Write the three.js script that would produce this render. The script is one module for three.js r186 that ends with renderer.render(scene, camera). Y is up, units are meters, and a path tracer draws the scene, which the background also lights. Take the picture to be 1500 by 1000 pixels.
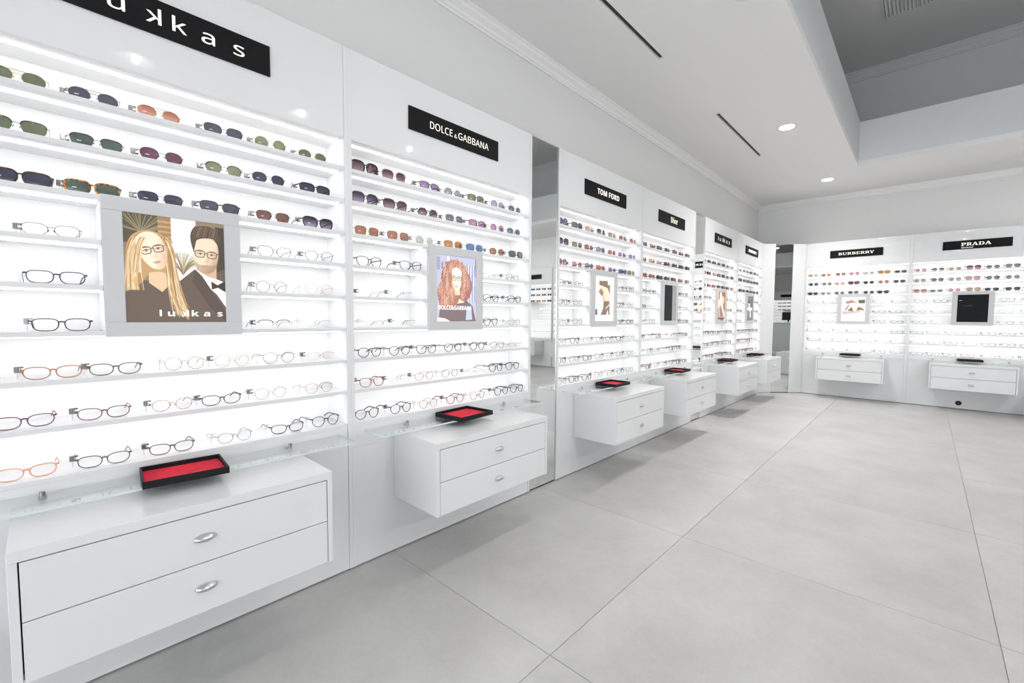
import * as THREE from 'three';
import { mergeGeometries } from 'three/addons/utils/BufferGeometryUtils.js';
import { RoundedBoxGeometry } from 'three/addons/geometries/RoundedBoxGeometry.js';
import { RectAreaLightUniformsLib } from 'three/addons/lights/RectAreaLightUniformsLib.js';

// ---------------------------------------------------------------- camera, light levels, exposure
RectAreaLightUniformsLib.init();
const scene = new THREE.Scene();
scene.background = new THREE.Color().setRGB(0.55, 0.6, 0.68);
const camera = new THREE.PerspectiveCamera(75.33, 1.5, 0.05, 60);
camera.rotation.order = 'YXZ';
camera.position.set(0, 1.22, 0);
camera.rotation.set(-3.125 * Math.PI / 180, 43.034 * Math.PI / 180, 0.361 * Math.PI / 180);
scene.add(camera);
const renderer = new THREE.WebGLRenderer({ antialias: true });
renderer.toneMapping = THREE.LinearToneMapping;
renderer.toneMappingExposure = 1.6;
renderer.shadowMap.enabled = true;
const LED_POWER = 7.4;          // radiance of the LED strips under the shelves
const GLOBE_POWER = 1.1;       // opal globe lamps hung in the ceiling opening
const DAYLIGHT = 1.9;          // soft daylight through the shop window behind the camera
const DOWNLIGHT_POWER = 2.5;    // recessed downlights in the lowered ceiling

// ---------------------------------------------------------------- helpers
let seed = 7;
const rnd = () => ((seed = (seed * 1664525 + 1013904223) >>> 0) / 4294967296);
const jit = (a) => (rnd() * 2 - 1) * a;
const taken = {};
const numbered = (n) => { const k = taken[n] = (taken[n] ?? -1) + 1; return k ? n + '_' + String(k).padStart(3, '0') : n; };
const L = (r, g, b) => new THREE.Color().setRGB(r, g, b);
function tag(o, label, category, group, kind) {
  if (label) o.userData.label = label;
  if (category) o.userData.category = category;
  if (group) o.userData.group = group;
  if (kind) o.userData.kind = kind;
  return o;
}
function thing(name, label, category, pos = [0, 0, 0], turn = 0, group) {
  const o = new THREE.Group();
  o.name = numbered(name); o.position.set(...pos); o.rotation.y = turn;
  scene.add(o);
  return tag(o, label, category, group);
}
const box = (w, h, d, x = 0, y = 0, z = 0) => new THREE.BoxGeometry(w, h, d).translate(x, y, z);
const span = (x0, x1, y0, y1, z0, z1) => box(x1 - x0, y1 - y0, z1 - z0, (x0 + x1) / 2, (y0 + y1) / 2, (z0 + z1) / 2);
const rbox = (x0, x1, y0, y1, z0, z1, r = 0.0015) => new RoundedBoxGeometry(x1 - x0, y1 - y0, z1 - z0, 2, r).translate((x0 + x1) / 2, (y0 + y1) / 2, (z0 + z1) / 2);
function join(geos) {
  if (!Array.isArray(geos)) return geos;
  if (geos.length === 1) return geos[0];
  return mergeGeometries(geos.map((g) => (g.index ? g.toNonIndexed() : g)));
}
function mesh(name, geos, mat, parent) {
  const m = new THREE.Mesh(join(geos), mat);
  m.castShadow = m.receiveShadow = true;
  m.name = parent ? name : numbered(name);
  (parent || scene).add(m);
  return m;
}
const structure = (name, geos, mat, label) => tag(mesh(name, geos, mat), label, undefined, undefined, 'structure');
function canvasTexture(w, h, draw, srgb = true) {
  const c = document.createElement('canvas'); c.width = w; c.height = h;
  const g = c.getContext('2d'); draw(g, w, h);
  const t = new THREE.CanvasTexture(c);
  if (srgb) t.colorSpace = THREE.SRGBColorSpace;
  t.magFilter = THREE.LinearFilter;
  return t;
}
function noiseTexture(n, fn, srgb = true) {
  const d = new Uint8Array(n * n * 4);
  for (let y = 0; y < n; y++) for (let x = 0; x < n; x++) {
    const c = fn(x / n, y / n), i = (y * n + x) * 4;
    d[i] = c[0]; d[i + 1] = c[1]; d[i + 2] = c[2]; d[i + 3] = 255;
  }
  const t = new THREE.DataTexture(d, n, n);
  t.magFilter = THREE.LinearFilter; t.wrapS = t.wrapT = THREE.RepeatWrapping;
  if (srgb) t.colorSpace = THREE.SRGBColorSpace;
  t.needsUpdate = true;
  return t;
}
const lattice = Array.from({ length: 4096 }, () => rnd());
function vnoise(x, y, p, s = 0) {     // tiling value noise with p cells
  const fx = x * p, fy = y * p, x0 = Math.floor(fx), y0 = Math.floor(fy);
  let u = fx - x0, v = fy - y0; u = u * u * (3 - 2 * u); v = v * v * (3 - 2 * v);
  const at = (i, j) => lattice[(((i % p + p) % p) * 57 + ((j % p + p) % p) * 131 + s * 977) & 4095];
  return (at(x0, y0) * (1 - u) + at(x0 + 1, y0) * u) * (1 - v) + (at(x0, y0 + 1) * (1 - u) + at(x0 + 1, y0 + 1) * u) * v;
}
const std = (o) => new THREE.MeshStandardMaterial(o);
const phys = (o) => new THREE.MeshPhysicalMaterial(o);

// ---------------------------------------------------------------- materials
const M = {
  gloss: phys({ color: L(0.735, 0.74, 0.752), roughness: 0.4, clearcoat: 0.6, clearcoatRoughness: 0.015 }),
  inner: std({ color: L(0.86, 0.86, 0.86), roughness: 0.6 }),
  paint: std({ color: L(0.78, 0.78, 0.775), roughness: 0.85 }),
  ceil: std({ color: L(0.9, 0.895, 0.89), roughness: 0.9 }),
  upstand: std({ color: L(0.78, 0.8, 0.81), roughness: 0.7 }),
  grout: std({ color: L(0.4, 0.39, 0.37), roughness: 0.95 }),
  dark: std({ color: L(0.02, 0.02, 0.022), roughness: 0.5 }),
  black: phys({ color: L(0.01, 0.01, 0.011), roughness: 0.5, specularIntensity: 0.35 }),
  mirror: std({ color: L(0.86, 0.88, 0.86), metalness: 1, roughness: 0.015 }),
  steel: std({ color: L(0.62, 0.62, 0.63), metalness: 1, roughness: 0.28 }),
  chrome: std({ color: L(0.3, 0.3, 0.31), metalness: 1, roughness: 0.2 }),
  silver: std({ color: L(0.58, 0.585, 0.6), roughness: 0.45 }),
  glass: phys({ color: L(0.97, 0.985, 0.98), roughness: 0.03, transmission: 1, thickness: 0, ior: 1.62 }),
  glassEdge: phys({ color: L(0.66, 0.72, 0.705), roughness: 0.25 }),
  acrylic: phys({ color: L(0.95, 0.95, 0.95), roughness: 0.08, transmission: 0.9, thickness: 0, ior: 1.45 }),
  led: std({ color: L(0.9, 0.9, 0.9), emissive: L(1, 0.99, 0.97), emissiveIntensity: 1.6 }),
  lamp: std({ color: L(0.9, 0.9, 0.9), emissive: L(1, 0.98, 0.94), emissiveIntensity: 14 }),
  sticker: std({ color: L(0.92, 0.92, 0.92), roughness: 0.5 }),
  felt: std({ roughness: 1, map: noiseTexture(128, (x, y) => { const n = 0.75 + 0.3 * (vnoise(x, y, 9, 3) * 0.6 + vnoise(x, y, 40, 4) * 0.4); return [Math.min(255, 236 * n), 34 * n, 62 * n]; }) }),
};
const tileMats = [0, 1, 2].map((k) => {
  const map = noiseTexture(512, (x, y) => {
    const n = vnoise(x, y, 4, k) * 0.45 + vnoise(x, y, 13, k + 5) * 0.25 + vnoise(x, y, 47, k + 9) * 0.15 + vnoise(x, y, 160, k + 11) * 0.15;
    const v = 188 + (n - 0.5) * 26 + k * 1.5;
    return [v, v - 0.8, v - 2.5];
  });
  return std({ map, roughness: 0.42, bumpMap: null });
});

// ================================================================ the setting
// world: x = 0, z = 0 under the camera; lit wall bays stand on x = XL (facing +x) and on z = ZB (facing +z)
const XL = -1.975, ZB = -8.6, XW = -2.25, ZW = -8.82, XR = 12.6, ZF = 4.2, HC = 3.2, HU = 5.02;
{
  const floor = structure('floor', span(XW - 0.2, XR + 0.2, -0.2, -0.004, ZW - 0.2, ZF + 0.2), M.grout, 'large light grey stone floor tiles with thin joints');
  const tileGeo = box(1.1975, 0.02, 1.1975, 0, -0.01, 0);
  for (let i = -2; i < 12; i++) for (let j = -3; j < 7; j++) {
    const cx = -0.943 + 1.2 * (i + 0.5), cz = -1.222 - 1.2 * (j + 0.5);
    if (cx < XW - 0.6 || cx > XR + 0.6) continue;
    const t = new THREE.Mesh(tileGeo, tileMats[Math.abs(i * 7 + j * 3) % 3]);
    t.name = 'tile'; t.position.set(cx, 0, cz); t.rotation.y = (Math.abs(i * 5 + j) % 4) * Math.PI / 2;
    t.receiveShadow = t.castShadow = true;
    floor.add(t);
  }
  structure('wall_left', span(XW - 0.2, XW, 0, HC + 0.1, ZW - 0.2, ZF + 0.2), M.paint, 'plain white wall rising behind the long row of lit bays');
  structure('wall_back', span(XW, XR, 0, HC + 0.1, ZW - 0.2, ZW), M.paint, 'plain white end wall above the lit bays');
  structure('wall_right', span(XR, XR + 0.2, 0, HC + 0.1, ZW - 0.2, ZF + 0.2), M.paint, 'white wall closing the far side of the shop');
  structure('wall_front', [span(XW, -1.9, 0, HC + 0.1, ZF, ZF + 0.2), span(6.2, XR, 0, HC + 0.1, ZF, ZF + 0.2), span(-1.9, 6.2, 2.75, HC + 0.1, ZF, ZF + 0.2), span(-1.9, 6.2, 0, 0.12, ZF, ZF + 0.2)], M.paint, 'white wall round the shop window');
  const win = new THREE.Group(); win.name = 'window_1'; win.position.set(2.15, 0.12, ZF + 0.1); scene.add(win); tag(win, 'wide shop window with slim white frame', undefined, undefined, 'structure');
  for (let i = 0; i < 3; i++) mesh('pane', span(-4.02 + i * 2.7, -1.38 + i * 2.7, 0.03, 2.6, -0.004, 0.004), M.glass, win);
  mesh('window_frame', [span(-4.05, 4.05, 0, 0.03, -0.03, 0.03), span(-4.05, 4.05, 2.6, 2.63, -0.03, 0.03), ...[-4.05, -1.38, 1.32, 4.02].map((u) => span(u, u + 0.03, 0.03, 2.6, -0.03, 0.03))], M.paint, win);
  const day = new THREE.RectAreaLight(L(0.94, 0.97, 1), DAYLIGHT, 7.9, 2.5); day.position.set(2.15, 1.42, ZF + 0.02); scene.add(day);   // looks along -z into the shop
  structure('wall_upper_left', span(XW - 0.2, XW, HC + 0.1, HU + 0.1, ZW - 0.2, ZF + 0.2), M.paint, 'plain wall above the lowered ceiling');
  structure('wall_upper_back', span(XW, XR, HC + 0.1, HU + 0.1, ZW - 0.2, ZW), M.paint, 'dim end wall seen through the ceiling opening');
  structure('wall_upper_right', span(XR, XR + 0.2, HC + 0.1, HU + 0.1, ZW - 0.2, ZF + 0.2), M.paint, 'plain wall above the lowered ceiling, far side');
  structure('wall_upper_front', span(XW, XR, HC + 0.1, HU + 0.1, ZF, ZF + 0.2), M.paint, 'plain wall above the lowered ceiling, shop front');
  structure('ceiling_upper', span(XW - 0.2, XR + 0.2, HU, HU + 0.2, ZW - 0.2, ZF + 0.2), M.paint, 'dim upper ceiling seen through the opening');
  // lowered ceiling round a large opening, with two linear slots left open
  const OX0 = -0.72, OX1 = 9.5, OZ0 = -7.3, OZ1 = 2.2, T = 0.06, s0 = -1.572, s1 = -1.54;
  const slots = [[-3.32, -1.82], [-6.07, -4.56]];
  const strip = [span(XW, s0, HC, HC + T, ZW, ZF), span(s1, OX0, HC, HC + T, ZW, ZF)];
  let z = ZF;
  for (const [a, b] of slots.slice().sort((p, q) => q[1] - p[1])) { strip.push(span(s0, s1, HC, HC + T, b, z)); z = a; }
  strip.push(span(s0, s1, HC, HC + T, ZW, z));
  structure('ceiling', [...strip, span(OX0, XR, HC, HC + T, ZW, OZ0), span(OX0, XR, HC, HC + T, OZ1, ZF), span(OX1, XR, HC, HC + T, OZ0, OZ1)], M.ceil, 'lowered white ceiling round a large rectangular opening');
  structure('trim_1', [span(OX0 - T, OX0, HC + T, 3.75, OZ0 - T, OZ1 + T), span(OX0, OX1, HC + T, 3.75, OZ0 - T, OZ0), span(OX0, OX1, HC + T, 3.75, OZ1, OZ1 + T), span(OX1, OX1 + T, HC + T, 3.75, OZ0 - T, OZ1 + T),
    span(OX0 - 0.002, OX0, HC, HC + T, OZ0, OZ1)].slice(0, 4), M.upstand, 'pale upstand edging the ceiling opening');
  // crown mouldings
  const profile = new THREE.Shape();
  [[0, 0], [0.095, 0], [0.095, -0.014], [0.078, -0.02], [0.068, -0.036], [0.048, -0.05], [0.036, -0.058], [0.03, -0.076], [0.016, -0.084], [0.016, -0.1], [0, -0.1]].forEach(([x, y], i) => (i ? profile.lineTo(x, y) : profile.moveTo(x, y)));
  const crown = (len) => new THREE.ExtrudeGeometry(profile, { depth: len, bevelEnabled: false }).scale(0.8, 0.8, 1);
  structure('trim_2', crown(ZF - ZW).translate(XW, HC, ZW), M.ceil, 'white crown moulding along the wall over the long row of bays');
  structure('trim_3', crown(XR - XW).rotateY(-Math.PI / 2).translate(XR, HC, ZW), M.ceil, 'white crown moulding along the end wall');
  structure('trim_4', crown(XR - XW).scale(1.5, 1.5, 1).rotateY(-Math.PI / 2).translate(XR, HU, ZW), M.paint, 'crown moulding high in the dim void above the opening');
  structure('trim_5', crown(ZF - ZW).scale(1.5, 1.5, 1).rotateY(Math.PI).translate(XR, HU, ZF), M.paint, 'crown moulding high over the far wall');
  slots.forEach(([a, b], i) => {
    const t = thing('linear_air_slot', i ? 'slim black linear air slot in the ceiling, beside the round downlight' : 'slim black linear air slot in the ceiling over the curly-haired woman poster bay', 'air slot', [(s0 + s1) / 2, HC, (a + b) / 2], 0, 'ceiling air slots');
    const h = (b - a) / 2, w = (s1 - s0) / 2;
    mesh('flange', [span(-w - 0.02, -w - 0.001, -0.003, -0.0005, -h - 0.02, h + 0.02), span(w + 0.001, w + 0.02, -0.003, -0.0005, -h - 0.02, h + 0.02), span(-w, w, -0.003, -0.0005, -h - 0.02, -h - 0.001), span(-w, w, -0.003, -0.0005, h + 0.001, h + 0.02)], M.ceil, t);
    mesh('duct', [span(-w - 0.012, -w - 0.001, T + 0.001, 0.2, -h, h), span(w + 0.001, w + 0.012, T + 0.001, 0.2, -h, h), span(-w, w, 0.18, 0.2, -h, h), span(-w, w, 0.012, 0.03, -h + 0.001, h - 0.001)], M.dark, t);
  });
  // vent grille in the upper ceiling
  const v = thing('vent_grille', 'ribbed vent grille in the dim upper ceiling', 'vent', [-0.1, HU, -7.05]);
  mesh('frame', [span(-0.45, 0.5, -0.012, 0, -0.4, -0.37), span(-0.45, 0.5, -0.012, 0, 0.37, 0.4), span(-0.45, -0.43, -0.012, 0, -0.37, 0.37), span(0.48, 0.5, -0.012, 0, -0.37, 0.37)], M.paint, v);
  const slat = box(0.016, 0.02, 0.74);
  for (let i = 0; i < 26; i++) { const s = mesh('slat', slat, M.paint, v); s.position.set(-0.415 + i * 0.0355, -0.008, 0); s.rotation.z = 0.5; }
}

// ---------------------------------------------------------------- lamps
function spot(x, y, z, power, angle, tx = x, tz = z) {
  const l = new THREE.SpotLight(L(1, 0.985, 0.955), power, 0, angle, 0.9, 2);
  l.position.set(x, y, z); l.target.position.set(tx, 0, tz); l.castShadow = true; l.shadow.radius = 2;
  scene.add(l, l.target);
}
{
  const ring = new THREE.LatheGeometry([[0.068, -0.001], [0.072, -0.006], [0.088, -0.007], [0.094, -0.003], [0.094, -0.0005]].map((p) => new THREE.Vector2(...p)), 40);
  const disc = new THREE.CylinderGeometry(0.069, 0.069, 0.003, 40);
  [[-1.13, -5.35, 'round recessed downlight in the ceiling beside the second air slot'], [-1.1, -7.72, 'round recessed downlight in the ceiling above the diagonal corner mirror'],
    [-0.86, -1.82, 'round recessed downlight in the ceiling, out towards the shop front'], [-0.86, -3.0, 'round recessed downlight in the ceiling beside the first air slot'],
  ].forEach(([x, z, label]) => {
    const t = thing('ceiling_downlight', label, 'downlight', [x, HC, z], 0, 'recessed ceiling downlights');
    mesh('trim_ring', ring, M.paint, t);
    mesh('diffuser', disc, M.lamp, t).position.y = -0.0025;
    spot(x, HC - 0.012, z, DOWNLIGHT_POWER * (z < -4 ? 3.2 : 0.7), 1.15);
  });
  // rails of small opal globe lamps hung in the ceiling opening
  [[0.6, 4, 0.65, 0.2], [2.3, 6, -0.6, 1.1], [4.0, 6, -0.6, 1.6]].forEach(([x, n, z1, share], r) => {
    const z0 = z1 - n * 1.24 + 0.6;
    const t = thing('lamp_rail', ['white rail of opal globe lamps hung near the long row of bays', 'white rail of opal globe lamps hung in the middle of the ceiling opening', 'white rail of opal globe lamps hung away from the long row of bays'][r], 'lamp rail', [x, 3.26, 0], 0, 'hung lamp rails');
    mesh('rail', rbox(-0.015, 0.015, 0, 0.03, z0 - 0.3, z1 + 0.3, 0.003), M.paint, t);
    for (const z of [z0, (z0 + z1) / 2 + 0.13, z1]) mesh('suspension_wire', new THREE.CylinderGeometry(0.002, 0.002, HU - 3.29, 6).translate(0, (HU - 3.29) / 2 + 0.03, z), M.steel, t);
    for (let k = 0; k < n; k++) {
      const z = z1 - k * 1.24;
      const globe = mesh('lamp_globe', new THREE.SphereGeometry(0.03, 24, 16), M.lamp, t); globe.position.set(0, -0.062, z);
      mesh('lamp_cap', new THREE.CylinderGeometry(0.016, 0.02, 0.036, 20).translate(0, 0.044, 0), M.paint, globe);
      mesh('lamp_shade', new THREE.LatheGeometry([[0.018, 0.03], [0.07, 0.016], [0.12, -0.012], [0.122, -0.01], [0.07, 0.019], [0.018, 0.033]].map((p) => new THREE.Vector2(...p)), 32), M.paint, globe);
      const l = new THREE.PointLight(L(1, 0.99, 0.97), GLOBE_POWER * share, 0, 2); l.position.set(x, 3.26 - 0.062, z); l.castShadow = true; l.shadow.radius = 1.2; scene.add(l);
    }
  });
}

// ================================================================ spectacles
const SHAPES = {   // half width, half height, exponent, outer lift, lower taper (mm), bridge
  oval: [25, 20, 2.25, 0, 0.05, 18], round: [24, 23, 2.05, 0, 0, 20], rect: [28, 18, 3.3, 0.03, 0.08, 16], square: [27, 22.5, 3.6, 0.02, 0.08, 17],
  cat: [28, 22, 2.7, 0.18, 0.1, 16], butterfly: [30, 26.5, 2.8, 0.1, 0.08, 15], wayfarer: [27.5, 21, 3.0, 0.06, 0.14, 17], pilot: [28.5, 24, 3.4, 0, 0.16, 15],
  panto: [25.5, 22, 2.35, 0.02, 0.14, 19], hexagon: [26, 23, 2.0, 0, 0, 19], slim: [28, 17.5, 2.7, 0.08, 0.06, 15],
};
const geoCache = new Map();
function outline(shape, n) {
  const [a, b, e, lift, taper] = SHAPES[shape], pts = [];
  for (let i = 0; i < n; i++) {
    const t = i / n * Math.PI * 2, c = Math.cos(t), s = Math.sin(t);
    let x = a * Math.sign(c) * Math.abs(c) ** (2 / e), y = b * Math.sign(s) * Math.abs(s) ** (2 / e);
    if (shape === 'hexagon') { const q = Math.PI / 3, m = ((t % q) + q) % q - q / 2, r = Math.cos(q / 2) / Math.cos(m); x = a * c * r * 1.08; y = b * s * r * 1.08; }
    x *= 1 + taper * (y / b) * (y < 0 ? 1.6 : 0.3);
    y += lift * b * Math.max(0, x / a) ** 2 * (y > 0 ? 1 : 0.35) - (y > 0 ? lift * 0.3 * b * Math.max(0, -x / a) : 0);
    pts.push([x, y]);
  }
  return pts;     // right-hand lens, outer side at +x
}
function sweep(path, section, closed) {   // path: [[x,y,z, ax,ay,az, bx,by,bz]] section: [[p,q]]
  const n = path.length, m = section.length, pos = [], idx = [], uv = [];
  for (const [x, y, z, ax, ay, az, bx, by, bz] of path) for (const [p, q] of section) { const X = x + ax * p + bx * q, Y = y + ay * p + by * q, Z = z + az * p + bz * q; pos.push(X, Y, Z); uv.push((X + Z * 0.6) / 36, (Y + Z * 0.3) / 36); }
  for (let i = 0; i < (closed ? n : n - 1); i++) for (let j = 0; j < m; j++) {
    const a = i * m + j, b = i * m + (j + 1) % m, c = ((i + 1) % n) * m + j, d = ((i + 1) % n) * m + (j + 1) % m;
    idx.push(a, c, b, b, c, d);
  }
  if (!closed) for (let j = 1; j < m - 1; j++) { idx.push(0, j, j + 1); const k = (n - 1) * m; idx.push(k, k + j + 1, k + j); }
  const g = new THREE.BufferGeometry();
  g.setAttribute('position', new THREE.Float32BufferAttribute(pos, 3)); g.setAttribute('uv', new THREE.Float32BufferAttribute(uv, 2)); g.setIndex(idx);
  g.computeVertexNormals();
  return g.toNonIndexed();
}
function specGeometry(shape, rim, near) {
  const key = shape + rim + near;
  if (geoCache.has(key)) return geoCache.get(key);
  const [a, b, , , , bridge] = SHAPES[shape], n = near ? 40 : 22, pts = outline(shape, n);
  const low = Math.min(...pts.map((p) => p[1])), top = Math.max(...pts.map((p) => p[1]));
  const acetate = rim === 'a' || rim === 't', t = rim === 'a' ? 5 : acetate ? 2.4 : rim === 'h' ? 3 : 1.3, dep = acetate ? 4 : 1.8;
  const cx = a + bridge / 2, lift = -low + (rim === 'n' || rim === 'h' ? 0.3 : rim === 'a' ? 3.2 : acetate ? 2.2 : 1.2), R = 260;
  const bend = (x) => -x * x / (2 * R);
  const W = 2 * (cx + a + (acetate ? 6.5 : 5.5));
  const section = acetate ? [[-0.6, 0], [0, -dep / 2], [t * 0.75, -dep / 2], [t, 0], [t * 0.75, dep / 2], [0, dep / 2]] : [[-t / 2, -dep / 2], [t / 2, -dep / 2], [t / 2, dep / 2], [-t / 2, dep / 2]];
  const normals = pts.map((p, i) => { const q = pts[(i + 1) % n], r = pts[(i + n - 1) % n]; const dx = q[0] - r[0], dy = q[1] - r[1], l = Math.hypot(dx, dy); return [dy / l, -dx / l]; });
  const front = [];
  for (const s of [-1, 1]) {
    let ring = pts.map(([x, y], i) => { const X = s * (cx + x); return [X, y + lift, bend(X), s * normals[i][0], normals[i][1], 0, 0, 0, s]; });
    if (rim === 'h') { const keep = ring.filter((_, i) => { const u = i / n; return u > 0.49 || u < 0.01 ? false : true; }); ring = keep; }
    if (rim !== 'n') front.push(sweep(ring, section, rim !== 'h'));
    // end piece and hinge block
    const hy = lift + top * (acetate ? 0.6 : 0.45), hx = s * (cx + a * 0.99);
    const e0 = s * (W / 2), ty = acetate ? 2.6 : 0.9, tz = acetate ? 1.8 : 0.9;
    front.push(sweep([[hx, hy, bend(hx), 0, 1, 0, 0, 0, s], [e0 - s * 1.2, hy + (acetate ? 0.6 : 0), bend(e0), 0, 1, 0, 0, 0, s], [e0, hy + (acetate ? 0.6 : 0), bend(e0) - 2, 0, 1, 0, -s * 0.7, 0, s * 0.7], [e0, hy, bend(e0) - 7, 0, 1, 0, -1, 0, 0]], [[-ty, -tz], [ty, -tz], [ty, tz], [-ty, tz]], false));
  }
  const by = lift + b * (acetate ? 0.42 : 0.3), bt = acetate ? 2.2 : 0.8, bh = bridge / 2 + (acetate ? 0.8 : 1.6), steps = near ? 6 : 4, arch = acetate ? 2.4 : 3;
  const bridgePath = (y0, rise, half) => Array.from({ length: steps + 1 }, (_, i) => { const x = -half + 2 * half * i / steps; return [x, y0 + rise * (1 - (x / half) ** 2), 0.6, 0, 1, 0, 0, 0, 1]; });
  front.push(sweep(bridgePath(by, arch, bh), [[-bt, -bt * 0.8], [bt, -bt * 0.8], [bt, bt * 0.8], [-bt, bt * 0.8]], false));
  if (rim === 'd' || shape === 'pilot') front.push(sweep(bridgePath(lift + top * 0.86, 0.6, bh + a * 0.32), [[-0.7, -0.7], [0.7, -0.7], [0.7, 0.7], [-0.7, 0.7]], false));
  if (near) for (const s of [-1, 1]) {   // nose pads
    const pad = new THREE.SphereGeometry(1, 8, 6).scale(1.2, 4.4, 2.6).rotateZ(s * 0.35).translate(s * bridge * 0.4, by - 7, -5);
    pad.deleteAttribute('uv'); pad.setAttribute('uv', new THREE.Float32BufferAttribute(new Float32Array(pad.attributes.position.count * 2), 2));
    front.push(pad.toNonIndexed());
  }
  // lenses: thin curved discs with a front, a back and an edge
  const lens = (s) => {
    const g0 = acetate ? 0.4 : 0.1, rings = near ? 3 : 2, pos = [], uv = [], idx = [];
    const put = (f, i, side) => { const [x, y] = pts[i % n], X = s * (cx + x * f * (1 + g0 / a)), Y = y * f * (1 + g0 / b) + lift, r2 = ((x * f) ** 2 + (y * f) ** 2); pos.push(X, Y, bend(X) - r2 / 340 + 2.2 + side * 0.8 - 0.8); uv.push(0.5, (y * f - low) / (top - low)); };
    for (const side of [1, -1]) {
      const base = pos.length / 3;
      put(0, 0, side);
      for (let k = 1; k <= rings; k++) for (let i = 0; i < n; i++) put(k / rings, i, side);
      const flip = side * s < 0;
      const tri = (p, q, r) => (flip ? idx.push(base + p, base + r, base + q) : idx.push(base + p, base + q, base + r));
      for (let i = 0; i < n; i++) {
        const j = (i + 1) % n;
        tri(0, 1 + i, 1 + j);
        for (let k = 0; k < rings - 1; k++) { const p = 1 + k * n + i, q = 1 + k * n + j, r = p + n, u = q + n; tri(p, r, q); tri(q, r, u); }
      }
    }
    const g = new THREE.BufferGeometry();
    g.setAttribute('position', new THREE.Float32BufferAttribute(pos, 3)); g.setAttribute('uv', new THREE.Float32BufferAttribute(uv, 2)); g.setIndex(idx); g.computeVertexNormals();
    return g;
  };
  const hy = lift + top * (acetate ? 0.6 : 0.45), z0 = bend(W / 2) - 6;
  const tt = acetate ? [[-0.9, -2.2], [0.9, -2.2], [0.9, 2.2], [-0.9, 2.2]] : [[-0.6, -0.8], [0.6, -0.8], [0.6, 0.8], [-0.6, 0.8]];
  const tip = Math.max(1.2, hy - (acetate ? 26 : 25));
  const temple = (s) => {
    const e = s * W / 2, path = [[e, hy, z0], [e + s * 0.6, hy, z0 - 40], [e - s * 0.5, hy - 1, z0 - 86], [e - s * 2, hy - 6, z0 - 102], [e - s * 3.5, (hy + tip) / 2 - 2, z0 - 117], [e - s * 4.5, tip + 2.2, z0 - 132]];
    return sweep(path.map(([x, y, z], i) => { const w = i > 3 ? 1.35 : 1; const dn = Math.min(1, Math.max(0, (i - 2) * 0.28)); return [x, y, z, s * (acetate ? 1 : w), 0, 0, 0, Math.cos(dn) * (i > 3 ? (acetate ? 1 : 1.6) : 1), -Math.sin(dn)]; }), s > 0 ? tt : tt, false);
  };
  const mm = (g) => g.scale(0.001, 0.001, 0.001);
  const out = { front: mm(join(front)), lenses: [-1, 1].map((s) => mm(lens(s))), temples: [-1, 1].map((s) => mm(temple(s))), W: W / 1000, hinge: hy / 1000, z0: z0 / 1000, H: (top + lift) / 1000 };
  // the security clip that grips the temple, on its slim post
  const cx0 = -out.W / 2, cy = out.hinge, cz = out.z0 - 0.03;
  out.clip = [
    new RoundedBoxGeometry(0.011, 0.019, 0.014, 1, 0.002).translate(cx0 - 0.008, cy, cz), box(0.011, 0.0045, 0.012, cx0 + 0.002, cy + 0.0072, cz), box(0.011, 0.0045, 0.012, cx0 + 0.002, cy - 0.0072, cz)];
  out.post = new THREE.CylinderGeometry(0.0016, 0.0016, cy - 0.01, 6).translate(cx0 - 0.006, (cy - 0.01) / 2, cz);
  out.clip = join(out.clip);
  geoCache.set(key, out);
  return out;
}
const FRAME_COLOURS = {
  black: ['black', 0x17161a], dark: ['dark grey', 0x34333a], navy: ['navy', 0x2a2f4d], brown: ['brown', 0x553c33], red: ['dark red', 0x8a2f3a], plum: ['plum', 0x6b2c4a], coral: ['coral', 0xe79a78], copper: ['copper', 0xa8714f],
  olive: ['olive', 0x4e4f3b], clear: ['clear', 0xd9d4d0], pink: ['pale pink', 0xdcb9b4], havana: ['tortoiseshell', null], amber: ['amber tortoiseshell', null], gold: ['gold', 0xb79a6a], gun: ['gunmetal', 0x55565b], rose: ['rose', 0xb8898b], blue: ['blue', 0x3c4f8c], silver: ['silver', 0x9a9b9d],
};
const tortoise = (d, l, s) => noiseTexture(96, (x, y) => { const n = vnoise(x, y, 6, s) * 0.6 + vnoise(x, y, 15, s + 2) * 0.4, k = Math.min(1, Math.max(0, (n - 0.42) * 6)); return [0, 1, 2].map((c) => d[c] + (l[c] - d[c]) * k); });
const tortoiseMaps = { havana: tortoise([30, 19, 17], [94, 58, 42], 2), amber: tortoise([84, 48, 20], [226, 152, 56], 6) };
const frameMats = {};
function frameMat(c, metal) {
  const k = c + metal;
  if (!frameMats[k]) frameMats[k] = FRAME_COLOURS[c][1] === null ? phys({ map: tortoiseMaps[c], roughness: 0.25, clearcoat: 0.4 })
    : (c === 'clear') ? phys({ color: FRAME_COLOURS[c][1], roughness: 0.15, transmission: 0.55, thickness: 0 })
      : metal && (c === 'gold' || c === 'silver' || c === 'gun' || c === 'copper' || c === 'rose') ? std({ color: FRAME_COLOURS[c][1], metalness: 0.85, roughness: 0.3 })
        : phys({ color: FRAME_COLOURS[c][1], roughness: 0.28, clearcoat: 0.3 });
  return frameMats[k];
}
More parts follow.
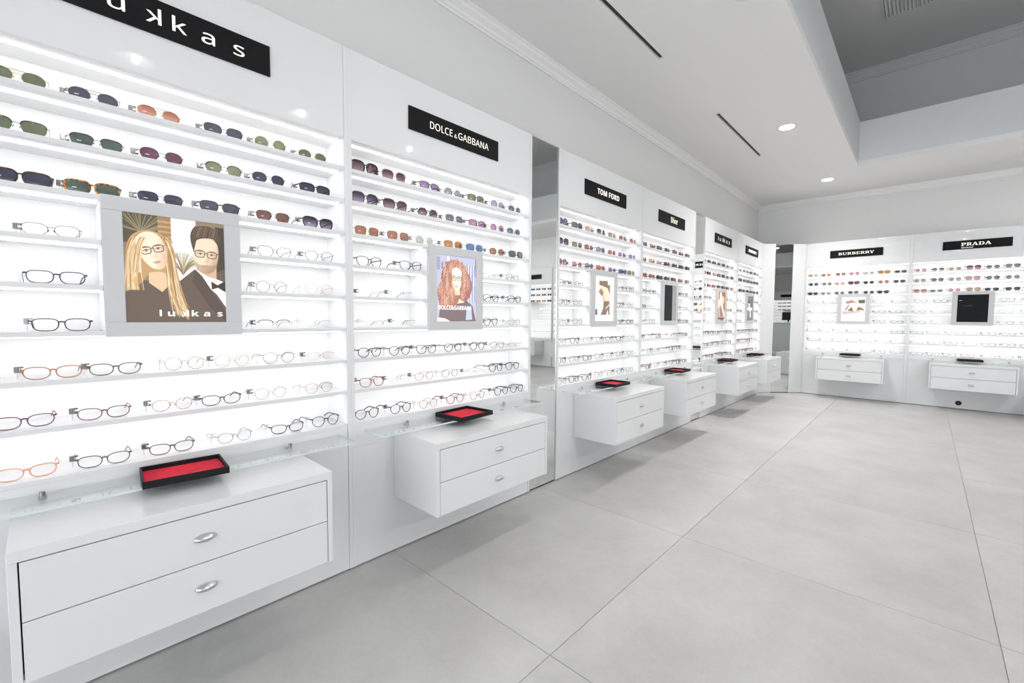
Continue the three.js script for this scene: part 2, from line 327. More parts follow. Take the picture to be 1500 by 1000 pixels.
const LENS = {   // what the lens shows against white, sRGB; one pass through each of its two faces
  green: ['green', 0x6f7a5e], olive: ['olive green', 0x8f9672], forest: ['dark green', 0x59685f], slate: ['blue grey', 0x5c5b6b], navy: ['dark blue', 0x4b4b60], orange: ['orange', 0xcf7a55], brown: ['brown', 0x8a6058], plum: ['plum', 0x7d4d63],
  violet: ['violet', 0xa98cc0], lilac: ['lilac', 0xb9a8cc], pink: ['pink', 0xc48ab8], grey: ['grey', 0x808087], smoke: ['light grey', 0xa9a9b5], amber: ['amber', 0xd08a2c], blue: ['blue', 0x6484bd], copper: ['copper', 0xb97b5d], pale: ['pale green', 0xc6cdc0],
  rose: ['rose', 0xcf9aa0], black: ['black', 0x413f44], peach: ['peach', 0xe2b39a], teal: ['blue grey', 0x7489a0], sand: ['sand brown', 0xb59a84],
  gbrown: ['brown gradient', [0x5f4650, 0xb79aa2]], gplum: ['violet gradient', [0x4a4052, 0xbcaed0]], gorange: ['orange gradient', [0xbf6a48, 0xd9a58e]], ggrey: ['grey gradient', [0x57575f, 0xb5b5bd]], grose: ['rose gradient', [0x6e3f53, 0xb98a98]],
};
const lensMats = {};
const lin = (hex) => new THREE.Color(hex);
function lensMat(c) {
  if (lensMats[c]) return lensMats[c];
  const base = { roughness: 0.03, transmission: 1, thickness: 0, ior: 1.5 };
  if (c === 'none') return (lensMats[c] = phys({ ...base, color: L(0.985, 0.985, 0.985), ior: 1.3 }));
  const v = LENS[c][1], root = (k) => { const q = lin(k), y = q.r * 0.3 + q.g * 0.55 + q.b * 0.15; return [q.r, q.g, q.b].map((x) => Math.sqrt(Math.min(0.96, (x * 0.78 + y * 0.22) * 0.92))); };
  if (!Array.isArray(v)) return (lensMats[c] = phys({ ...base, color: L(...root(v)) }));
  const [d, l] = v.map(root), n = 32, data = new Uint8Array(n * 4);
  for (let i = 0; i < n; i++) { const k = 1 - Math.min(1, Math.max(0, (i / n - 0.1) / 0.75)), q = L(...[0, 1, 2].map((j) => d[j] + (l[j] - d[j]) * k)).convertLinearToSRGB(); data.set([q.r * 255, q.g * 255, q.b * 255, 255], i * 4); }
  const map = new THREE.DataTexture(data, 1, n); map.colorSpace = THREE.SRGBColorSpace; map.magFilter = THREE.LinearFilter; map.needsUpdate = true;
  return (lensMats[c] = phys({ ...base, map }));
}
const SHAPE_WORD = { oval: 'oval', round: 'round', rect: 'rectangular', square: 'square', cat: 'cat-eye', butterfly: 'oversized butterfly', wayfarer: 'angular', pilot: 'pilot', panto: 'rounded', hexagon: 'hexagonal', slim: 'slim' };
const ORD = ['first', 'second', 'third', 'fourth', 'fifth', 'sixth', 'seventh'];
const ROWS = ['top', 'second', 'third', 'fourth', 'fifth', 'sixth', 'seventh', 'eighth', 'bottom'];
const protos = new Map();
function spectacles(spec, near) {   // 'shape rim lens frame'
  const [shape, rim, lens, frame] = spec.split(' '), key = spec + near;
  if (!protos.has(key)) {
    const g = specGeometry(shape, rim, near), o = new THREE.Group(), fm = frameMat(frame, rim !== 'a' && rim !== 't'), lm = lensMat(lens);
    const add = (n, geo, m) => { const x = new THREE.Mesh(geo, m); x.name = n; x.castShadow = x.receiveShadow = true; o.add(x); };
    add('frame_front', g.front, fm);
    if (near && lens !== 'none' && SHAPES[shape][0] < 28.2) add('lens_sticker', box(0.011, 0.0022, 0.0003).rotateZ(0.04).translate(-(SHAPES[shape][0] * 1.25 + SHAPES[shape][5] / 2) / 1000, g.H * 0.45, -0.0005), M.sticker);
    g.lenses.forEach((q) => add('lens', q, lm));
    g.temples.forEach((q) => add('temple', q, fm));
    protos.set(key, o);
  }
  return protos.get(key).clone();
}

// ================================================================ lit display bays
const SHELF_Y = [1.905, 1.76, 1.61, 1.464, 1.316, 1.167, 1.017, 0.87], FLOOR_Y = 0.712, OPEN_TOP = 2.034, TOP = 2.44, DEPTH = 0.185, TH = 0.016, SIDE = 0.018;
const ROW_Y = [...SHELF_Y, FLOOR_Y];
function makeBay(label, x, z, turn, W, cells, near, bayWord, cornerFirst, opt = {}) {
  const unit = thing('display_bay', label, 'shelf unit', [x, 0, z], turn, 'lit display bays');
  const u0 = SIDE, u1 = W - SIDE, pu = W / 2;
  for (const s of [0, 1]) mesh('side_panel', rbox(s ? W - SIDE : 0, s ? W : SIDE, 0.008, TOP, -0.24, 0.003, 0.0012), M.gloss, unit);
  mesh('fascia', rbox(u0 + 0.0008, u1 - 0.0008, OPEN_TOP, TOP, -0.022, 0, 0.001), M.gloss, unit);
  mesh('base_panel', rbox(u0 + 0.0008, u1 - 0.0008, 0.008, FLOOR_Y - TH, -0.022, 0, 0.001), M.gloss, unit);
  mesh('plinth', span(0.01, W - 0.01, 0, 0.03, -0.2, -0.04), M.gloss, unit);
  mesh('back_panel', span(u0, u1, FLOOR_Y - TH, OPEN_TOP + 0.02, -DEPTH - 0.012, -DEPTH), M.inner, unit);
  mesh('soffit', span(u0, u1, OPEN_TOP, OPEN_TOP + TH, -DEPTH, -0.0225), M.inner, unit);
  for (const e of [u0, u1 - 0.001]) mesh('lining', span(e, e + 0.001, FLOOR_Y, OPEN_TOP, -DEPTH, -0.004), M.inner, unit);
  const shelves = ROW_Y.map((y, r) => {
    const split = r === 3 || r === 4, parts = split ? [[u0 + 0.001, pu - 0.2], [pu + 0.2, u1 - 0.001]] : [[u0 + 0.001, u1 - 0.001]];
    return parts.map(([a, b]) => mesh(r === 8 ? 'bottom_board' : 'shelf', rbox(a, b, y - TH, y, -DEPTH, -0.0008, 0.001), M.gloss, unit));
  });
  // LED strips under the soffit and under each shelf
  const strips = opt.strips ?? 9;
  for (let r = 0; r < 9; r++) {
    const y = r === 0 ? OPEN_TOP : SHELF_Y[r - 1] - TH, parts = r >= 3 && r <= 5 ? [[u0 + 0.004, pu - 0.204], [pu + 0.204, u1 - 0.004]] : [[u0 + 0.004, u1 - 0.004]];
    for (const [a, b] of parts) {
      mesh('led_strip', span(a, b, y - 0.005, y, -0.066, -0.054), M.led, unit);
      if (r % Math.round(9 / strips)) continue;
      const l = new THREE.RectAreaLight(L(1, 0.992, 0.985), LED_POWER * (opt.power ?? 1), b - a, 0.012);
      l.position.set((a + b) / 2, y - 0.0075, -0.062); l.rotation.x = -1.05;
      unit.add(l);
    }
  }
  // what stands on the shelves
  const rot = new THREE.Matrix4().makeRotationY(turn), v = new THREE.Vector3();
  cells.forEach((row, r) => row.forEach(([u, spec], k) => {
    const [shape, rim, lens, frame] = spec.split(' '), g = specGeometry(shape, rim, near), sun = lens !== 'none';
    const o = spectacles(spec, near), d = -0.034 + jit(0.004), yaw = jit(0.05);
    o.name = numbered(sun ? 'sunglasses' : 'eyeglasses');
    v.set(u, ROW_Y[r], d).applyMatrix4(rot);
    o.position.set(x + v.x, v.y + 0.0003, z + v.z); o.rotation.y = turn + yaw;
    const order = cornerFirst ? k : row.length - 1 - k;
    const looks = sun ? `${LENS[lens][0]} ${SHAPE_WORD[shape]} sunglasses` : `${rim === 'a' || rim === 't' ? '' : 'thin '}${FRAME_COLOURS[frame][0]} ${SHAPE_WORD[shape]} eyeglasses`;
    tag(o, `${looks}, ${ORD[order]} from corner end, ${ROWS[r]} shelf, ${bayWord}`, sun ? 'sunglasses' : 'eyeglasses', sun ? 'sunglasses on the lit shelves' : 'eyeglass frames on the lit shelves');
    scene.add(o);
    if (opt.clips !== false) {
      const list = shelves[r], board = list.length > 1 && u > pu ? list[1] : list[0];
      const c = new THREE.Mesh(g.clip, lens === 'none' && rnd() < 0.3 ? M.acrylic : M.chrome); c.name = 'security_clip'; c.castShadow = c.receiveShadow = true;
      c.position.set(u, ROW_Y[r], d); c.rotation.y = yaw; board.add(c);
      const p = new THREE.Mesh(g.post, M.acrylic); p.name = 'clip_post'; p.position.copy(c.position); p.rotation.y = yaw; board.add(p);
    }
  }));
  return unit;
}
// drawer cabinet with a glass shelf and a felt tray above it; u = middle along the bay
const cupPull = (() => {
  const g = new THREE.SphereGeometry(1, 24, 12, 0, Math.PI * 2, 0, Math.PI * 0.62).scale(0.03, 0.012, 0.016);
  return g.rotateX(0.35);
})();
function makeDrawers(where, x, z, turn, W, shift) {
  const v = new THREE.Vector3(W / 2 + shift, 0, 0).applyMatrix4(new THREE.Matrix4().makeRotationY(turn));
  const c = thing('drawer_cabinet', `white wall-hung cabinet with two drawers, ${where}`, 'drawer cabinet', [x + v.x, 0.293, z + v.z], turn, 'wall-hung drawer cabinets');
  const w = 0.405, D = 0.366, H = 0.346, b = 0.018;
  mesh('body', [rbox(-w, w, H - 0.03, H, 0.001, D), rbox(-w + b, w - b, 0, b, 0.001, D - 0.021), rbox(-w, -w + b, 0, H - 0.03, 0.001, D), rbox(w - b, w, 0, H - 0.03, 0.001, D), span(-w + b, w - b, b, H - 0.03, 0.001, 0.02)], M.gloss, c);
  [[0.1605, H - 0.033], [0.002, 0.1575]].forEach(([y0, y1]) => {
    const d = mesh('drawer', rbox(-w + b + 0.003, w - b - 0.003, y0, y1, D - 0.02, D - 0.0005, 0.001), M.gloss, c);
    const h = mesh('handle', cupPull, M.steel, d); h.position.set(0, (y0 + y1) / 2 + 0.002, D + 0.002);
  });
  return c;
}
function makeGlass(where, x, z, turn, W) {
  const v = new THREE.Vector3(W / 2, 0, 0).applyMatrix4(new THREE.Matrix4().makeRotationY(turn));
  const g = thing('glass_shelf', `clear glass counter shelf ${where}`, 'glass shelf', [x + v.x, 0.662, z + v.z], turn, 'clear glass counter shelves');
  mesh('glass_sheet', span(-0.584, 0.584, 0, 0.008, 0.004, 0.17), M.glass, g);
  mesh('polished_edge', [span(-0.584, 0.584, 0, 0.008, 0.1702, 0.1712), span(-0.5852, -0.5842, 0, 0.008, 0.004, 0.1712), span(0.5842, 0.5852, 0, 0.008, 0.004, 0.1712)], M.glassEdge, g);
  for (const u of [-0.36, 0.36]) mesh('bracket', [new THREE.CylinderGeometry(0.007, 0.007, 0.012, 16).translate(u, 0.0125, 0.03), box(0.02, 0.006, 0.03, u, -0.0035, 0.018)], M.chrome, g);
  mesh('support_block', box(0.022, 0.0215, 0.022, 0, -0.0115, 0.1), M.acrylic, g);
}
function makeTray(where, x, z, turn, u, yaw, along = 0.24, across = 0.185) {
  const v = new THREE.Vector3(u, 0, 0.112).applyMatrix4(new THREE.Matrix4().makeRotationY(turn));
  const t = thing('display_tray', `shallow black tray lined with red felt ${where}`, 'tray', [x + v.x, 0.6702, z + v.z], turn + yaw, 'black trays lined with red felt');
  const a = along / 2, b = across / 2, h = 0.024, k = 0.006;
  mesh('tray_body', [rbox(-a, a, 0, 0.005, -b, b, 0.001), rbox(-a, a, 0.004, h, b - k, b), rbox(-a, a, 0.004, h, -b, -b + k), rbox(-a, -a + k, 0.004, h, -b + k, b - k), rbox(a - k, a, 0.004, h, -b + k, b - k)], M.black, t);
  mesh('felt_lining', span(-a + k + 0.001, a - k - 0.001, 0.005, 0.009, -b + k + 0.001, b - k - 0.001), M.felt, t);
}
function makeSign(label, x, z, turn, W, draw) {
  const v = new THREE.Vector3(W / 2, 0, 0).applyMatrix4(new THREE.Matrix4().makeRotationY(turn));
  const s = thing('brand_sign', label, 'sign', [x + v.x, 2.2385, z + v.z], turn);
  mesh('sign_board', rbox(-0.323, 0.323, -0.0585, 0.0585, 0.0005, 0.008, 0.001), M.black, s);
  if (!draw) return;
  const map = canvasTexture(1024, 186, (g, w, h) => { g.fillStyle = '#000'; g.fillRect(0, 0, w, h); g.fillStyle = '#fff'; g.strokeStyle = '#fff'; g.textAlign = 'center'; g.textBaseline = 'middle'; draw(g, w, h); });
  mesh('lit_lettering', new THREE.PlaneGeometry(0.644, 0.115).translate(0, 0, 0.0083), phys({ color: L(0.008, 0.008, 0.009), roughness: 0.6, specularIntensity: 0.25, emissive: L(1, 0.94, 0.84), emissiveMap: map, emissiveIntensity: 0.9 }), s);
}
function makePoster(label, x, z, turn, W, draw, glow, print) {
  const v = new THREE.Vector3(W / 2, 0, 0).applyMatrix4(new THREE.Matrix4().makeRotationY(turn));
  const p = thing('poster_lightbox', label, 'poster', [x + v.x, 1.38, z + v.z], turn);
  const a = 0.1995, b = 0.2325, i = 0.1465, j = 0.185;
  mesh('frame', [rbox(-a, a, j, b, -0.012, 0.006), rbox(-a, a, -b, -j, -0.012, 0.006), rbox(-a, -i, -j, j, -0.012, 0.006), rbox(i, a, -j, j, -0.012, 0.006)], M.silver, p);
  mesh('housing_side', span(-a, -a + 0.01, -0.2125, b - 0.0195, -DEPTH + 0.001, -0.0125), M.inner, p); mesh('housing_side', span(a - 0.01, a, -0.2125, b - 0.0195, -DEPTH + 0.001, -0.0125), M.inner, p);
  const map = canvasTexture(440, 556, draw);
  mesh('lit_print', span(-i, i, -j, j, -0.011, -0.001), phys({ color: L(0.5, 0.5, 0.5), map, emissive: L(1, 1, 1), emissiveMap: map, emissiveIntensity: glow, roughness: 0.55, specularIntensity: 0.3 }), p);
}
function makeMirror(label, x, z, turn, W) {
  const m = thing('mirror_strip', label, 'mirror', [x, 0, z], turn);
  mesh('mirror_pane', span(0.004, W - 0.004, 0.012, TOP - 0.008, -0.012, -0.006), M.mirror, m);
  mesh('edge_profile', [span(0, 0.003, 0.01, TOP, -0.05, -0.001), span(W - 0.003, W, 0.01, TOP, -0.05, -0.001), span(0.003, W - 0.003, TOP - 0.006, TOP, -0.05, -0.004)], M.steel, m);
  mesh('backing', span(0.003, W - 0.003, 0, TOP - 0.01, -0.2, -0.0125), M.dark, m);
}

// ---------------------------------------------------------------- signs and posters
const fit = (g, text, font, cx, cy, width, stretchY = 1) => { g.save(); g.font = font; const w = g.measureText(text).width; g.translate(cx, cy); g.scale(width / w, stretchY); g.fillText(text, 0, 0); g.restore(); };
function wideMark(g, w, h, cy, size, x0, x1) {   // wide lettering: l u (mirrored k) k a s
  g.font = `${size > 60 ? '' : 'bold '}${size}px sans-serif`;
  [['l', 0], ['u', 0.17], ['k', 0.405, -1], ['k', 0.555], ['a', 0.77], ['s', 1]].forEach(([c, f, flip]) => {
    g.save(); g.translate(x0 + (x1 - x0) * f, cy); g.scale((flip || 1) * (x1 - x0) / 640 * 2.6 * 60 / size, 1); g.fillText(c, 0, 0); g.restore();
  });
}
const SIGNS = {
  wide: (g, w, h) => wideMark(g, w, h, h * 0.5, 112, w * 0.17, w * 0.83),
  duo: (g, w, h) => { fit(g, 'DOLCE', '84px sans-serif', w * 0.32, h * 0.5, w * 0.25); fit(g, '&', '46px sans-serif', w * 0.475, h * 0.58, w * 0.035); fit(g, 'GABBANA', '84px sans-serif', w * 0.685, h * 0.5, w * 0.37); },
  tom: (g, w, h) => fit(g, 'TOM FORD', 'bold 96px sans-serif', w * 0.54, h * 0.5, w * 0.54),
  dior: (g, w, h) => fit(g, 'Dior', 'bold 126px serif', w * 0.56, h * 0.5, w * 0.28),
  block: (g, w, h) => { g.fillRect(w * 0.2, h * 0.34, w * 0.63, h * 0.34); g.fillStyle = '#e8c9b0'; g.fillRect(w * 0.46, h * 0.47, w * 0.1, h * 0.06); },
  burb: (g, w, h) => fit(g, 'BURBERRY', 'bold 84px serif', w * 0.5, h * 0.5, w * 0.68),
  prada: (g, w, h) => { fit(g, 'PRADA', 'bold 92px serif', w * 0.49, h * 0.45, w * 0.44); fit(g, 'Eyewear', 'italic bold 34px serif', w * 0.365, h * 0.82, w * 0.18); },
};
function blob(g, pts, fill) { g.fillStyle = fill; g.beginPath(); pts.forEach((p, i) => (i ? g.quadraticCurveTo(p[0], p[1], p[2], p[3]) : g.moveTo(p[0], p[1]))); g.closePath(); g.fill(); }
function poly(g, pts, fill) { g.fillStyle = fill; g.beginPath(); pts.forEach(([x, y], i) => (i ? g.lineTo(x, y) : g.moveTo(x, y))); g.closePath(); g.fill(); }
function ell(g, x, y, rx, ry, fill, rot = 0) { g.fillStyle = fill; g.beginPath(); g.ellipse(x, y, rx, ry, rot, 0, 7); g.fill(); }
function strokes(g, n, f, color, lw) { g.lineWidth = lw; for (let i = 0; i < n; i++) { g.strokeStyle = Array.isArray(color) ? color[Math.floor(rnd() * color.length)] : color; g.beginPath(); f(i); g.stroke(); } }
function face(g, x, y, s, skin, shade, rot, glasses, side = 1) {
  g.save(); g.translate(x, y); g.rotate(rot); g.scale(s, s);
  const tone = g.createLinearGradient(-44 * side, -20, 46 * side, 20); tone.addColorStop(0, skin); tone.addColorStop(0.55, skin); tone.addColorStop(1, shade);
  g.fillStyle = tone; g.beginPath(); g.moveTo(-39, -40); g.bezierCurveTo(-34, -86, 34, -86, 39, -40); g.bezierCurveTo(46, 0, 38, 34, 22, 56); g.bezierCurveTo(10, 70, -10, 70, -22, 56); g.bezierCurveTo(-38, 34, -46, 0, -39, -40); g.fill();
  g.globalAlpha = 0.35; blob(g, [[3 * side, -14], [14 * side, 10, 11 * side, 20], [2, 25, -8 * side, 21], [4 * side, 14, 3 * side, -14]], shade); blob(g, [[24 * side, 8], [40 * side, 20, 26 * side, 50], [22 * side, 30, 24 * side, 8]], shade); g.globalAlpha = 1;
  for (const e of [-1, 1]) {
    blob(g, [[e * 9, -9], [e * 19, -16, e * 29, -8], [e * 19, -3, e * 9, -9]], '#efe2d4'); ell(g, e * 18.5, -9, 4, 3.4, '#4b3a30');
    g.strokeStyle = '#57402f'; g.lineWidth = 1.8; g.beginPath(); g.moveTo(e * 8, -9); g.quadraticCurveTo(e * 19, -17, e * 30, -8); g.stroke();
    blob(g, [[e * 7, -20], [e * 20, -29, e * 33, -20], [e * 20, -24, e * 7, -20]], '#64492f');
  }
  blob(g, [[-13, 38], [-5, 33, 0, 36], [5, 33, 13, 38], [0, 42, -13, 38]], '#b56d60'); blob(g, [[-12, 39], [0, 50, 12, 39], [0, 43, -12, 39]], '#cc8a7a');
  g.strokeStyle = glasses; g.lineWidth = 2.6;
  for (const e of [-1, 1]) { g.beginPath(); g.roundRect(e * 19.5 - 15.5, -20, 31, 24, [6, 6, 11, 11]); g.stroke(); g.fillStyle = 'rgba(90,70,60,0.1)'; g.fill(); g.beginPath(); g.moveTo(e * 35, -15); g.lineTo(e * 42, -16); g.stroke(); }
  g.beginPath(); g.moveTo(-4, -12); g.quadraticCurveTo(0, -16, 4, -12); g.stroke();
  g.restore();
}
const wash = (g, w, h, a) => { g.fillStyle = `rgba(255,246,236,${a})`; g.fillRect(0, 0, w, h); };
const POSTERS = {
  couple(g, w, h) {
    g.fillStyle = '#7d6a52'; g.fillRect(0, 0, w, h);
    g.fillStyle = '#3b3428'; g.fillRect(0, 0, 140, 150);
    strokes(g, 40, () => { const a = rnd() * 3; g.moveTo(70, 90); g.lineTo(70 + 140 * Math.cos(a), 90 - 130 * Math.sin(a)); }, ['#6f6a45', '#574f36', '#8b7d52'], 3);
    for (let i = 0; i < 14; i++) { g.fillStyle = i % 2 ? '#b98d58' : '#8f683d'; g.fillRect(140, 8 + i * 13, 70, 10); }
    g.fillStyle = '#fffaf0'; g.fillRect(196, 0, 110, 330);
    strokes(g, 26, () => { const a = 0.4 + rnd() * 2.2; g.moveTo(244, 300); g.quadraticCurveTo(240 + 40 * Math.cos(a), 230, 240 + 110 * Math.cos(a), 300 - 120 * Math.sin(a)); }, ['#8a7c5c', '#6a5d44', '#a89a76'], 4);
    g.fillStyle = '#2b241f'; g.fillRect(396, 20, 44, 330);
    // man: suit, shirt, bow tie, head
    poly(g, [[220, 340], [292, 268], [360, 300], [440, 250], [440, 556], [220, 556]], '#4a3c34');
    poly(g, [[300, 262], [372, 300], [440, 330], [440, 470], [398, 400], [330, 330]], '#fdf6ec');
    poly(g, [[296, 262], [330, 300], [424, 470], [440, 500], [440, 556], [360, 470], [284, 330]], '#3a2f29');
    poly(g, [[372, 326], [402, 346], [440, 320], [440, 384], [404, 360], [374, 372]], '#1f1a17');
    poly(g, [[318, 220], [400, 220], [398, 312], [352, 300], [316, 268]], '#d3a884');
    g.save(); g.translate(350, 186); g.scale(1.2, 1.2); g.translate(-352, -176);
    face(g, 352, 180, 1.2, '#efd2b4', '#b08a6a', 0.06, '#2b211c');
    g.globalAlpha = 0.55; blob(g, [[306, 196], [312, 258, 350, 260], [394, 256, 400, 200], [388, 226, 352, 218], [318, 226, 306, 196]], '#8d6a50'); g.globalAlpha = 1; blob(g, [[336, 227], [350, 221, 366, 228], [350, 238, 336, 227]], '#c58f7c');
    blob(g, [[300, 140], [276, 40, 350, 38], [418, 34, 410, 130], [404, 96, 378, 92], [330, 92, 316, 110], [312, 130, 306, 160], [302, 150, 300, 140]], '#3a2a22');
    strokes(g, 30, (i) => { g.moveTo(296 + i * 3.4, 96 - (i % 3) * 4); g.quadraticCurveTo(300 + i * 3.6, 56, 316 + i * 3, 44); }, ['#5c4636', '#2a1f1a'], 3);
    g.restore();
    // woman: jacket, hair, head tipped back
    poly(g, [[0, 400], [70, 340], [170, 330], [246, 410], [280, 556], [0, 556]], '#4b3e36');
    poly(g, [[96, 250], [170, 262], [188, 350], [150, 396], [96, 350]], '#e2bb94');
    blob(g, [[8, 200], [14, 84, 104, 78], [196, 84, 212, 200], [214, 300, 246, 420], [268, 500, 262, 545], [236, 520, 214, 440], [176, 380, 168, 300], [150, 280, 96, 300], [60, 380, 0, 400], [0, 290, 8, 200]], '#b98a56');
    strokes(g, 110, () => { const x = 168 + rnd() * 40; g.moveTo(x - 20, 120 + rnd() * 60); g.bezierCurveTo(x + 26, 240, x - 20 + rnd() * 16, 330, x + 20 + rnd() * 46, 470 + rnd() * 60); }, ['#e6cfa4', '#9a6a38', '#cfa56c', '#f3e3c2', '#87592f'], 2.2);
    strokes(g, 70, () => { const x = 4 + rnd() * 56; g.moveTo(x + 30, 110 + rnd() * 40); g.bezierCurveTo(x - 8, 200, x + 6, 290, x - 14 + rnd() * 34, 390); }, ['#e2c797', '#93622f', '#c99d63', '#efdcb6'], 2.2);
    strokes(g, 44, (i) => { g.moveTo(26 + i * 3.2, 132 - (i % 4) * 4); g.quadraticCurveTo(56 + i * 2.6, 76, 118 + i * 2, 92 + i); }, ['#8a5f34', '#b4864e', '#d5b27a', '#6f4a28'], 2.2);
    face(g, 118, 188, 1.4, '#f6e0c6', '#cfa683', -0.3, '#33261f');
    strokes(g, 30, () => { const x = 44 + rnd() * 26; g.moveTo(x + 22, 112 + rnd() * 10); g.bezierCurveTo(x + 4, 150, x - 4, 200, x - 20 + rnd() * 20, 300); }, ['#dcbf8e', '#a67540', '#f0dfbd'], 2.2);
    wash(g, w, h, 0.2); g.fillStyle = '#fff'; g.textAlign = 'center'; g.textBaseline = 'middle'; wideMark(g, w, h, 508, 44, 140, 410);
  },
  curls(g, w, h) {
    g.fillStyle = '#aeb2d6'; g.fillRect(0, 0, w, h);
    for (let i = 0; i < 26; i++) { g.fillStyle = ['#8288b4', '#d6d8f2', '#ece6ea', '#7a6f78', '#b8a6a0'][i % 5]; g.fillRect(rnd() * w, rnd() * 220, 16 + rnd() * 24, 40 + rnd() * 120); }
    for (let i = 0; i < 7; i++) { g.fillStyle = i % 2 ? '#dfe3fb' : '#7079b0'; g.fillRect(330 + i * 15, 60, 11, 330); }
    poly(g, [[20, 556], [40, 420], [150, 360], [300, 356], [400, 420], [440, 556]], '#5b4a52');
    poly(g, [[150, 352], [190, 300], [280, 300], [318, 340], [300, 392], [220, 404], [160, 392]], '#f7d2ae');
    poly(g, [[330, 440], [384, 420], [396, 540], [320, 546]], '#aebfe6');
    poly(g, [[0, 520], [90, 530], [150, 556], [0, 556]], '#f2e4d4');
    ell(g, 200, 200, 150, 170, '#8e5348');
    ell(g, 130, 320, 120, 130, '#97584a'); ell(g, 300, 250, 90, 130, '#8a4f46');
    poly(g, [[190, 262], [250, 262], [256, 330], [186, 330]], '#f1c7a0');
    const curl = (x, y) => { g.moveTo(x, y); for (let k = 0; k < 5; k++) g.quadraticCurveTo(x + (k % 2 ? -14 : 14), y + 10 + k * 14, x + jit(6), y + 18 + k * 14); };
    strokes(g, 300, () => { const a = rnd() * Math.PI * 2, r = 92 + rnd() * 66, x = 205 + Math.cos(a) * r * 0.98, y = 170 + Math.sin(a) * r; if (y > 230 && x > 190 && x < 268) return; curl(x, y); }, ['#b9705c', '#7a4238', '#d49a80', '#93584c', '#e0b09a'], 4);
    strokes(g, 150, () => curl(30 + rnd() * 130, 240 + rnd() * 130), ['#c27a62', '#854a3e', '#dba68c', '#a0604f'], 4);
    face(g, 216, 200, 1.42, '#fdeedd', '#dcb596', 0.03, '#3b2d2c', -1); strokes(g, 40, () => { const e = rnd() < 0.5 ? -1 : 1; curl(216 + e * (54 + rnd() * 18), 130 + rnd() * 90); }, ['#b9705c', '#7a4238', '#d49a80', '#93584c'], 3);
    wash(g, w, h, 0.24); g.fillStyle = '#fff'; g.textAlign = 'center'; g.textBaseline = 'middle'; fit(g, 'DOLCE&GABBANA', 'bold 50px sans-serif', 204, 440, 370);
  },
  sepia(g, w, h) {
    g.fillStyle = '#fffdfb'; g.fillRect(0, 0, w, h);
    poly(g, [[90, 60], [290, 50], [300, 110], [350, 90], [350, 240], [300, 150], [180, 130], [96, 110]], '#8a7466');
    poly(g, [[100, 110], [180, 120], [290, 140], [340, 270], [330, 330], [200, 320], [150, 240], [90, 210]], '#f3dcc2');
    poly(g, [[80, 190], [140, 150], [200, 200], [180, 240], [130, 236]], '#a08272');
    strokes(g, 3, (i) => { g.moveTo(140 + i * 40, 230); g.lineTo(210 + i * 14, 320); }, '#a98a74', 7);
    poly(g, [[200, 310], [340, 300], [350, 480], [318, 480], [300, 400], [268, 480], [130, 480], [190, 400]], '#8f7b6e');
    poly(g, [[250, 390], [340, 340], [336, 356], [256, 410]], '#fff6ea');
    poly(g, [[10, 420], [50, 400], [64, 480], [16, 480]], '#6f6560');
    strokes(g, 5, (i) => { g.moveTo(215 + i * 22, 330); g.lineTo(190 + i * 26, 474); }, '#7a675b', 6);
    g.fillStyle = '#c9c4c6'; for (let i = 0; i < 9; i++) g.fillRect(110 + i * 17, 508, 11, 6);
  },
  half(g, w, h) { g.fillStyle = '#c9cbcc'; g.fillRect(0, 0, w, h); g.fillStyle = '#2c2d2f'; g.fillRect(0, 0, w * 0.7, h); for (let i = 0; i < 160; i++) { g.fillStyle = i % 2 ? '#343537' : '#242527'; g.fillRect(rnd() * w * 0.66, rnd() * h, 12, 3); } },
  warm(g, w, h) {
    g.fillStyle = '#e9d3bd'; g.fillRect(0, 0, w, h);
    poly(g, [[60, 0], [140, 0], [120, 200], [60, 160]], '#b78560'); poly(g, [[230, 0], [440, 0], [440, 330], [380, 380], [280, 120]], '#b0784c');
    poly(g, [[150, 0], [230, 0], [270, 130], [200, 280], [130, 180]], '#fff4e6'); ell(g, 330, 150, 70, 80, '#f6d3a8'); ell(g, 110, 210, 54, 70, '#fbe6cf');
    poly(g, [[30, 330], [150, 300], [210, 240], [330, 556], [60, 556]], '#a58a82'); poly(g, [[230, 260], [300, 230], [440, 520], [440, 556], [390, 556]], '#fffaf2');
    poly(g, [[250, 290], [390, 500], [400, 556], [190, 556]], '#9a857f'); poly(g, [[70, 300], [110, 300], [190, 556], [120, 556]], '#f3cdb2');
    g.fillStyle = '#c9a596'; g.fillRect(30, 470, 400, 26); g.fillStyle = '#6d4c46'; g.fillRect(40, 500, 380, 30);
  },
  mono(g, w, h) {
    g.fillStyle = '#8d8d8d'; g.fillRect(0, 0, w, h); g.fillStyle = '#7a7a7a'; g.fillRect(300, 0, 140, 240);
    for (let i = 0; i < 80; i++) { g.fillStyle = i % 2 ? '#9b9b9b' : '#6d6d6d'; g.fillRect(rnd() * w, rnd() * h, 30, 10); }
    ell(g, 170, 190, 56, 70, '#f5f5f5'); poly(g, [[40, 280], [150, 230], [260, 250], [410, 270], [400, 320], [300, 330], [330, 470], [250, 500], [230, 340], [60, 320]], '#fcfcfc'); ell(g, 170, 130, 64, 40, '#5c5c5c');
  },
  sketch(g, w, h) {
    g.fillStyle = '#fdf3f1'; g.fillRect(0, 0, w, h);
    poly(g, [[300, 70], [430, 60], [430, 150], [330, 150]], '#7d786c'); strokes(g, 18, () => { const y = 70 + rnd() * 70; g.moveTo(310, y); g.lineTo(430, y - 6); }, '#5d594f', 4);
    ell(g, 240, 130, 46, 28, '#9c8577'); ell(g, 120, 120, 44, 30, '#8b7668'); poly(g, [[60, 110], [200, 60], [230, 110], [150, 150]], '#a98a78');
    ell(g, 240, 220, 70, 96, '#fbe6d4'); poly(g, [[190, 330], [210, 220], [280, 220], [300, 340]], '#f7dcc4');
